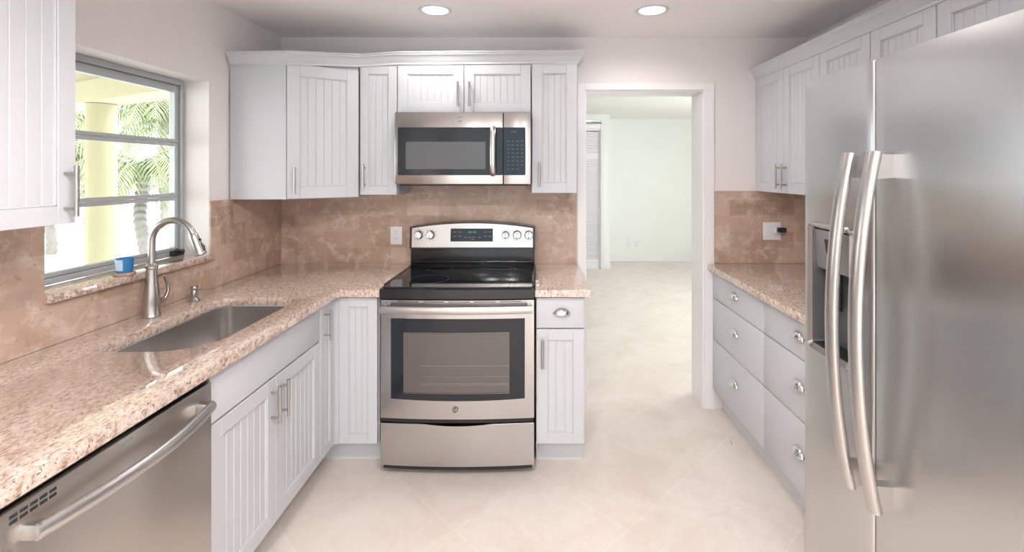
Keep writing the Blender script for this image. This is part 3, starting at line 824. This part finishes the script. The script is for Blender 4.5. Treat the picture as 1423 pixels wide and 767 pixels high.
# ------------------------------------------------------------------ sink, faucet, soap pump
s = bmesh.new(); rings = []
cx, cy = -1.259, 1.867
def sink_loop(off, z, grow=0):
    return [s.verts.new((p[0], p[1], z)) for p in rrect(-1.44 + off, -1.078 - off, 1.535 + off, 2.198 - off, tuple(max(.012, r - off * .5) for r in SR))]
for off, z in ((-.018, .8772), (-.002, .8772), (.001, .874), (.004, .80), (.010, .70), (.022, .683), (.045, .676), (.12, .672)): rings.append(sink_loop(off, z))
for a, b_ in zip(rings, rings[1:]):
    n = len(a)
    for k in range(n): s.faces.new((a[k], a[(k + 1) % n], b_[(k + 1) % n], b_[k]))
s.faces.new(rings[-1]); bmesh.ops.recalc_face_normals(s, faces=s.faces)
if sum(f.normal.z for f in s.faces) < 0: bmesh.ops.reverse_faces(s, faces=s.faces)
SK = thing('sink', 'undermount stainless single-bowl sink in the granite below the window', 'sink', (0, 0, 0))
s2 = obj('bowl', s, 'sinksteel', SK)
bm = bm_new(); lathe(bm, [(0, .002), (.022, .002), (.028, .006), (.042, .007), (.045, .003), (.045, -.004), (0, -.004)], 28, Matrix.Translation((cx - .03, cy, .6725))); obj('drain', bm, 'chrome', SK)

FA = thing('faucet', 'brushed steel gooseneck kitchen faucet standing behind the sink', 'faucet', (-1.53, 1.905, CT))
bm = bm_new()
lathe(bm, [(0, 0), (.030, 0), (.031, .004), (.029, .010), (.0275, .014), (.0275, .06), (.025, .10), (.020, .145), (.0185, .175), (.0185, .190), (.0215, .194), (.0215, .203), (.018, .206), (.014, .212), (0, .212)], 32)
obj('body', bm, 'nickel', FA)
pts = [(0, 0, .205), (0, 0, .25), (0, 0, .296)]
for k in range(1, 17):
    a = R(180 - 160 * k / 16); pts.append((.085 + .085 * math.cos(a), 0, .296 + .088 * math.sin(a)))
bm = bm_new(); tube(bm, pts, .0128, 16); obj('spout', bm, 'nickel', FA)
e = Vector(pts[-1]); dr_ = Vector((.36, 0, -.93)).normalized()
bm = bm_new(); tube(bm, [e + dr_ * t for t in (-.006, .0, .012, .05, .078, .084, .086)], [.0128, .0155, .0160, .0185, .0205, .021, .018], 20)
sp = obj('spray_head', bm, 'nickel', FA)
bm = bm_new(); q = Vector((.93, 0, .36))
tube(bm, [e + dr_ * .028 + q * .014, e + dr_ * .028 + q * .021], .005, 10); tube(bm, [e + dr_ * .042 + q * .016, e + dr_ * .058 + q * .021, e + dr_ * .074 + q * .020], [.004, .006, .004], 10)
obj('spray_button', bm, 'blackplastic', sp)
bm = bm_new(); tube(bm, [(0, .018, .052), (0, .045, .052), (0, .056, .052)], [.016, .015, .011], 16); tube(bm, [(0, .050, .052), (.004, .066, .060), (.008, .076, .085), (.006, .074, .115), (.004, .066, .135), (.004, .060, .150)], [.010, .0085, .0075, .007, .006, .004], 12)
obj('lever', bm, 'nickel', FA)

SP = thing('soap_dispenser', 'small brushed steel soap pump on the granite right of the faucet', 'soap dispenser', (-1.527, 2.138, CT))
bm = bm_new(); lathe(bm, [(0, 0), (.022, 0), (.0225, .003), (.018, .008), (.012, .016), (.013, .024), (.0145, .034), (.013, .044), (.011, .050), (.0155, .055), (.017, .060), (.015, .066), (0, .067)], 28); obj('body', bm, 'nickel', SP)
bm = bm_new(); tube(bm, [(.008, 0, .048), (.03, 0, .052), (.055, .002, .054), (.088, .004, .052)], [.0045, .004, .0035, .003], 10); obj('nozzle', bm, 'nickel', SP)

TP = thing('tub', 'small blue and white labelled tub on the granite window sill behind the faucet', 'tub', (-1.61, 1.872, WZ0 + .0285))
bm = bm_new(); lathe(bm, [(0, 0), (.034, 0), (.035, .002), (.035, .009), (.034, .011), (0, .011)], 32); obj('base', bm, 'tan', TP)
bm = bm_new(); lathe(bm, [(0, .012), (.0255, .012), (.027, .016), (.029, .066), (.0275, .066), (.025, .018), (0, .018)], 32); cup = obj('cup', bm, 'blue', TP)
bm = bm_new()
s = bmesh.new(); A_ = []
for k in range(13):
    a = R(-190 + 130 * k / 12); A_.append((s.verts.new((.0275 * math.cos(a), .0275 * math.sin(a), .020)), s.verts.new((.0293 * math.cos(a), .0293 * math.sin(a), .062))))
for p, q in zip(A_, A_[1:]): s.faces.new((p[0], q[0], q[1], p[1]))
merge(bm, s); obj('label_wrap', bm, 'paleblue', cup)

# ------------------------------------------------------------------ outlets
def outlet(label, loc, w_, h, gangs):
    o = thing('outlet', label, 'outlet', loc)
    bm = bm_new(); box(bm, -w_ / 2, w_ / 2, -.005, 0, -h / 2, h / 2, .002, 2); obj('plate', bm, 'plastic', o)
    for gx_, kind in gangs:
        bm = bm_new()
        if kind == 'duplex':
            for z in (-.021, .021): box(bm, gx_ - .016, gx_ + .016, -.007, -.004, z - .014, z + .014, .002, 1)
            pieces('socket', bm, 'plastic', o); bm = bm_new()
            for z in (-.021, .021):
                for dx in (-.006, .006): box(bm, gx_ + dx - .001, gx_ + dx + .001, -.0076, -.0068, z, z + .008)
                box(bm, gx_ - .002, gx_ + .002, -.0076, -.0068, z - .009, z - .005)
            pieces('socket_slot', bm, 'mark', o)
        elif kind == 'rocker':
            box(bm, gx_ - .016, gx_ + .016, -.009, -.004, -.033, .033, .002, 1); obj('rocker_switch', bm, 'plastic', o)
    return o
outlet('white double-socket outlet on the splash left of the range', (-.880, YB - .0085, 1.092), .072, .112, [(0, 'duplex')])
outlet('white two-gang switch and socket plate on the splash near the refrigerator', (1.484, YB - .0085, 1.120), .112, .112, [(-.024, 'rocker'), (.024, 'duplex')])
pl = thing('plug_adapter', 'small plug-in adapter sticking out of the right-hand wall socket', 'adapter', (1.508, YB - .0165, 1.130))
bm = bm_new(); box(bm, -.014, .014, -.022, 0, -.022, .016, .004); obj('housing', bm, 'plastic', pl)
bm = bm_new(); box(bm, -.008, .044, -.045, -.023, -.014, .016, .003); obj('black_block', bm, 'blackplastic', pl)
outlet('white wall outlet low on the far room wall, left one', (1.55, 8.0395, .30), .08, .115, [(0, 'duplex')])
outlet('white wall plate low on the far room wall, right one', (1.70, 8.0395, .30), .08, .115, [(0, 'duplex')])
outlet('white switch plate beside the louvered closet door', (1.20, 8.0395, 1.12), .06, .115, [(0, 'rocker')])

# ------------------------------------------------------------------ louvered closet door in the far room
LD = thing('louvered_door', 'white louvered closet door seen through the doorway', 'door', (.318, 7.405, .10))
def louvers(name, z0, z1, w_=.69):
    bm = bm_new(); fr = .045
    box(bm, 0, fr, 0, .03, z0, z1, .002, 1); box(bm, w_ - fr, w_, 0, .03, z0, z1, .002, 1); box(bm, fr, w_ - fr, 0, .03, z0, z0 + fr, .002, 1); box(bm, fr, w_ - fr, 0, .03, z1 - fr, z1, .002, 1)
    box(bm, w_ / 2 - .03, w_ / 2 + .03, 0, .03, z0 + fr, z1 - fr, .002, 1)
    z = z0 + fr + .02
    while z < z1 - fr - .015:
        m_ = Matrix.Translation((0, .015, z)) @ Matrix.Rotation(R(-62), 4, 'X')
        box(bm, fr, w_ - fr, -.022, .022, -.003, .003, 0, 1, m_); z += .036
    obj(name, bm, 'trim', LD, False)
louvers('lower_panel', .0, 1.645); louvers('upper_panel', 1.646, 2.08)
bm = bm_new(); box(bm, -.02, .0, -.005, .04, -.10, 2.12, .003); box(bm, .675, .76, -.03, -.001, -.10, 2.14, .003); box(bm, -.02, .675, -.03, -.001, 2.065, 2.14, .003); obj('frame', bm, 'trim', LD)
bm = bm_new(); box(bm, -.019, .689, .0, .05, -.10, -.002); obj('threshold', bm, 'trim', LD, False)
bm = bm_new(); box(bm, -.02, .70, .09, .10, -.10, 2.19); obj('backing', bm, 'farwall', LD, False)

# ------------------------------------------------------------------ recessed ceiling lights
def downlight(label, x, y, e=72):
    t = thing('ceiling_light', label, 'ceiling light', (x, y, ZC))
    bm = bm_new(); lathe(bm, [(.066, -.001), (.071, -.0055), (.086, -.004), (.089, 0), (.066, 0)], 40); obj('trim_ring', bm, 'kick', t)
    bm = bm_new(); lathe(bm, [(0, -.0022), (.066, -.0022), (.066, -.0008), (0, -.0008)], 40); obj('lens', bm, 'emit', t)
    ld = bpy.data.lights.new('lamp', 'SPOT'); ld.energy = e; ld.color = (1, .94, .91); ld.spot_size = R(169); ld.spot_blend = .55; ld.shadow_soft_size = .09
    lo = bpy.data.objects.new('lamp', ld); C.objects.link(lo); lo.location = (0, 0, -.02); lo.parent = t
downlight('left recessed ceiling downlight above the range', -.53, 2.516, 14)
downlight('right recessed ceiling downlight in front of the doorway', .61, 2.516, 12)
downlight('recessed ceiling downlight over the dishwasher side, above the camera', -.22, .50)
downlight('recessed ceiling downlight over the refrigerator side, above the camera', .30, .55)
downlight('added unseen fill downlight behind the camera on the left', -.53, -1.1)  # this rear pair is added, out of view, to lift the room light
downlight('added unseen fill downlight behind the camera on the right', .61, -1.1)  # second of the added fill pair

# ------------------------------------------------------------------ outside the window
bm = bm_new(); box(bm, -60, -2.0, -30, 60, -.5, -.4); struct('ground', bm, 'ground')
cl = thing('porch_column', 'round pale yellow porch column outside the window', 'column', (-4.54, 5.0, -.4))
bm = bm_new(); lathe(bm, [(0, 0), (.15, 0), (.15, .12), (.128, .14), (.128, 2.60), (.0, 2.60)], 40); obj('shaft', bm, 'stucco', cl)
u = Vector((.888, -.46)); v_ = Vector((.46, .888))
P0 = Vector((-4.54, 5.0))
def along(t, o=0): return (P0.x + u.x * t + v_.x * o, P0.y + u.y * t + v_.y * o)
pr = thing('porch_roof', 'cream porch roof with beam over the yellow column', 'roof', (0, 0, 0))
bm = bm_new(); prism(bm, [along(-3.5, -.15), along(2.75, -.15), along(2.75, .15), along(-3.5, .15)], 2, 2.205, 2.42); obj('beam', bm, 'stucco', pr, False)
bm = bm_new(); prism(bm, [(-1.86, -2.2), (-1.86, 3.55), along(2.75, .3), along(-3.5, .3), (-7.6, -2.2)], 2, 2.42, 2.5); obj('porch_ceiling', bm, 'porch', pr, False)

def palm(label, x, y, h, r, nf, fl, seed, group='palms outside the window'):
    random.seed(seed)
    t = thing('palm_tree', label, 'palm tree', (x, y, -.4), 0, group)
    bm = bm_new(); n = 14; pts = []; rad = []
    for k in range(n * 2 + 1):
        z = h * k / (n * 2); pts.append((.06 * math.sin(k * .25), .05 * math.cos(k * .3), z)); rad.append(r * (1.12 if k % 2 else .9))
    tube(bm, pts, rad, 12); obj('trunk', bm, 'trunk', t)
    top = Vector(pts[-1])
    bm = bm_new(); s = bmesh.new()
    for i in range(nf):
        az = 2 * PI * i / nf * 2.4 + random.uniform(-.2, .2); el = random.uniform(-.2, 1.15); L = fl * random.uniform(.8, 1.1)
        d_ = Vector((math.cos(az), math.sin(az), 0)); side = Vector((-math.sin(az), math.cos(az), 0))
        p = top.copy(); a = el; m_ = 26; prevp = p.copy(); spine = []
        for k in range(m_ + 1):
            spine.append(p.copy()); p = p + (d_ * math.cos(a) + Vector((0, 0, math.sin(a)))) * L / m_; a -= (1.5 + el * .6) / m_ * 1.15
        for k in range(2, m_):
            c = spine[k]; tn = (spine[k + 1 if k < m_ else k] - spine[k - 1]).normalized()
            ll = L * .30 * math.sin(PI * min(1, (k / m_) * .9 + .12)) ** .6
            for sg in (-1, 1):
                q = (side * sg * .8 + tn * .6 + Vector((0, 0, -.55 + random.uniform(-.2, .2)))).normalized()
                wv = tn * L * .009
                b0 = s.verts.new(c - wv); b1 = s.verts.new(c + wv); m1 = s.verts.new(c + q * ll * .6 + wv * 1.1); m0 = s.verts.new(c + q * ll * .6 - wv * 1.1)
                e1 = s.verts.new(c + q * ll + Vector((0, 0, -ll * .25)))
                s.faces.new((b0, b1, m1, m0)); s.faces.new((m0, m1, e1))
        for k in range(0, m_ , 1):
            pass
        tube(bm, spine, [fl * .012 * (1 - .8 * k / m_) for k in range(m_ + 1)], 5)
    merge(bm, s); obj('fronds', bm, 'palm', t, False)
palm('short palm with spreading fronds right of the porch column', -7.9, 9.6, 1.95, .11, 30, 1.7, 3)
palm('palm at the left edge of the window, its trunk seen under the wall cabinet', -11.2, 11.0, 2.3, .10, 24, 1.8, 5)
palm('taller palm farther back with fronds at the top of the window', -12.6, 16.2, 4.0, .15, 34, 2.9, 8)
palm('tall palm farthest back left of the porch column', -18.0, 17.2, 3.6, .15, 30, 2.8, 11)

bm = bm_new(); tube(bm, [(-.008, -.022, .002), (-.001, -.004, .0035), (.003, .010, .004), (.008, .024, .002)], [.0006, .0016, .0014, .0005], 6)
tag(obj('twig', bm, mat('dry_twig', (.25, .12, .07), .8), loc=(1.072, 2.63, 0)), 'tiny dry brown twig on the floor in front of the drawers', 'twig')
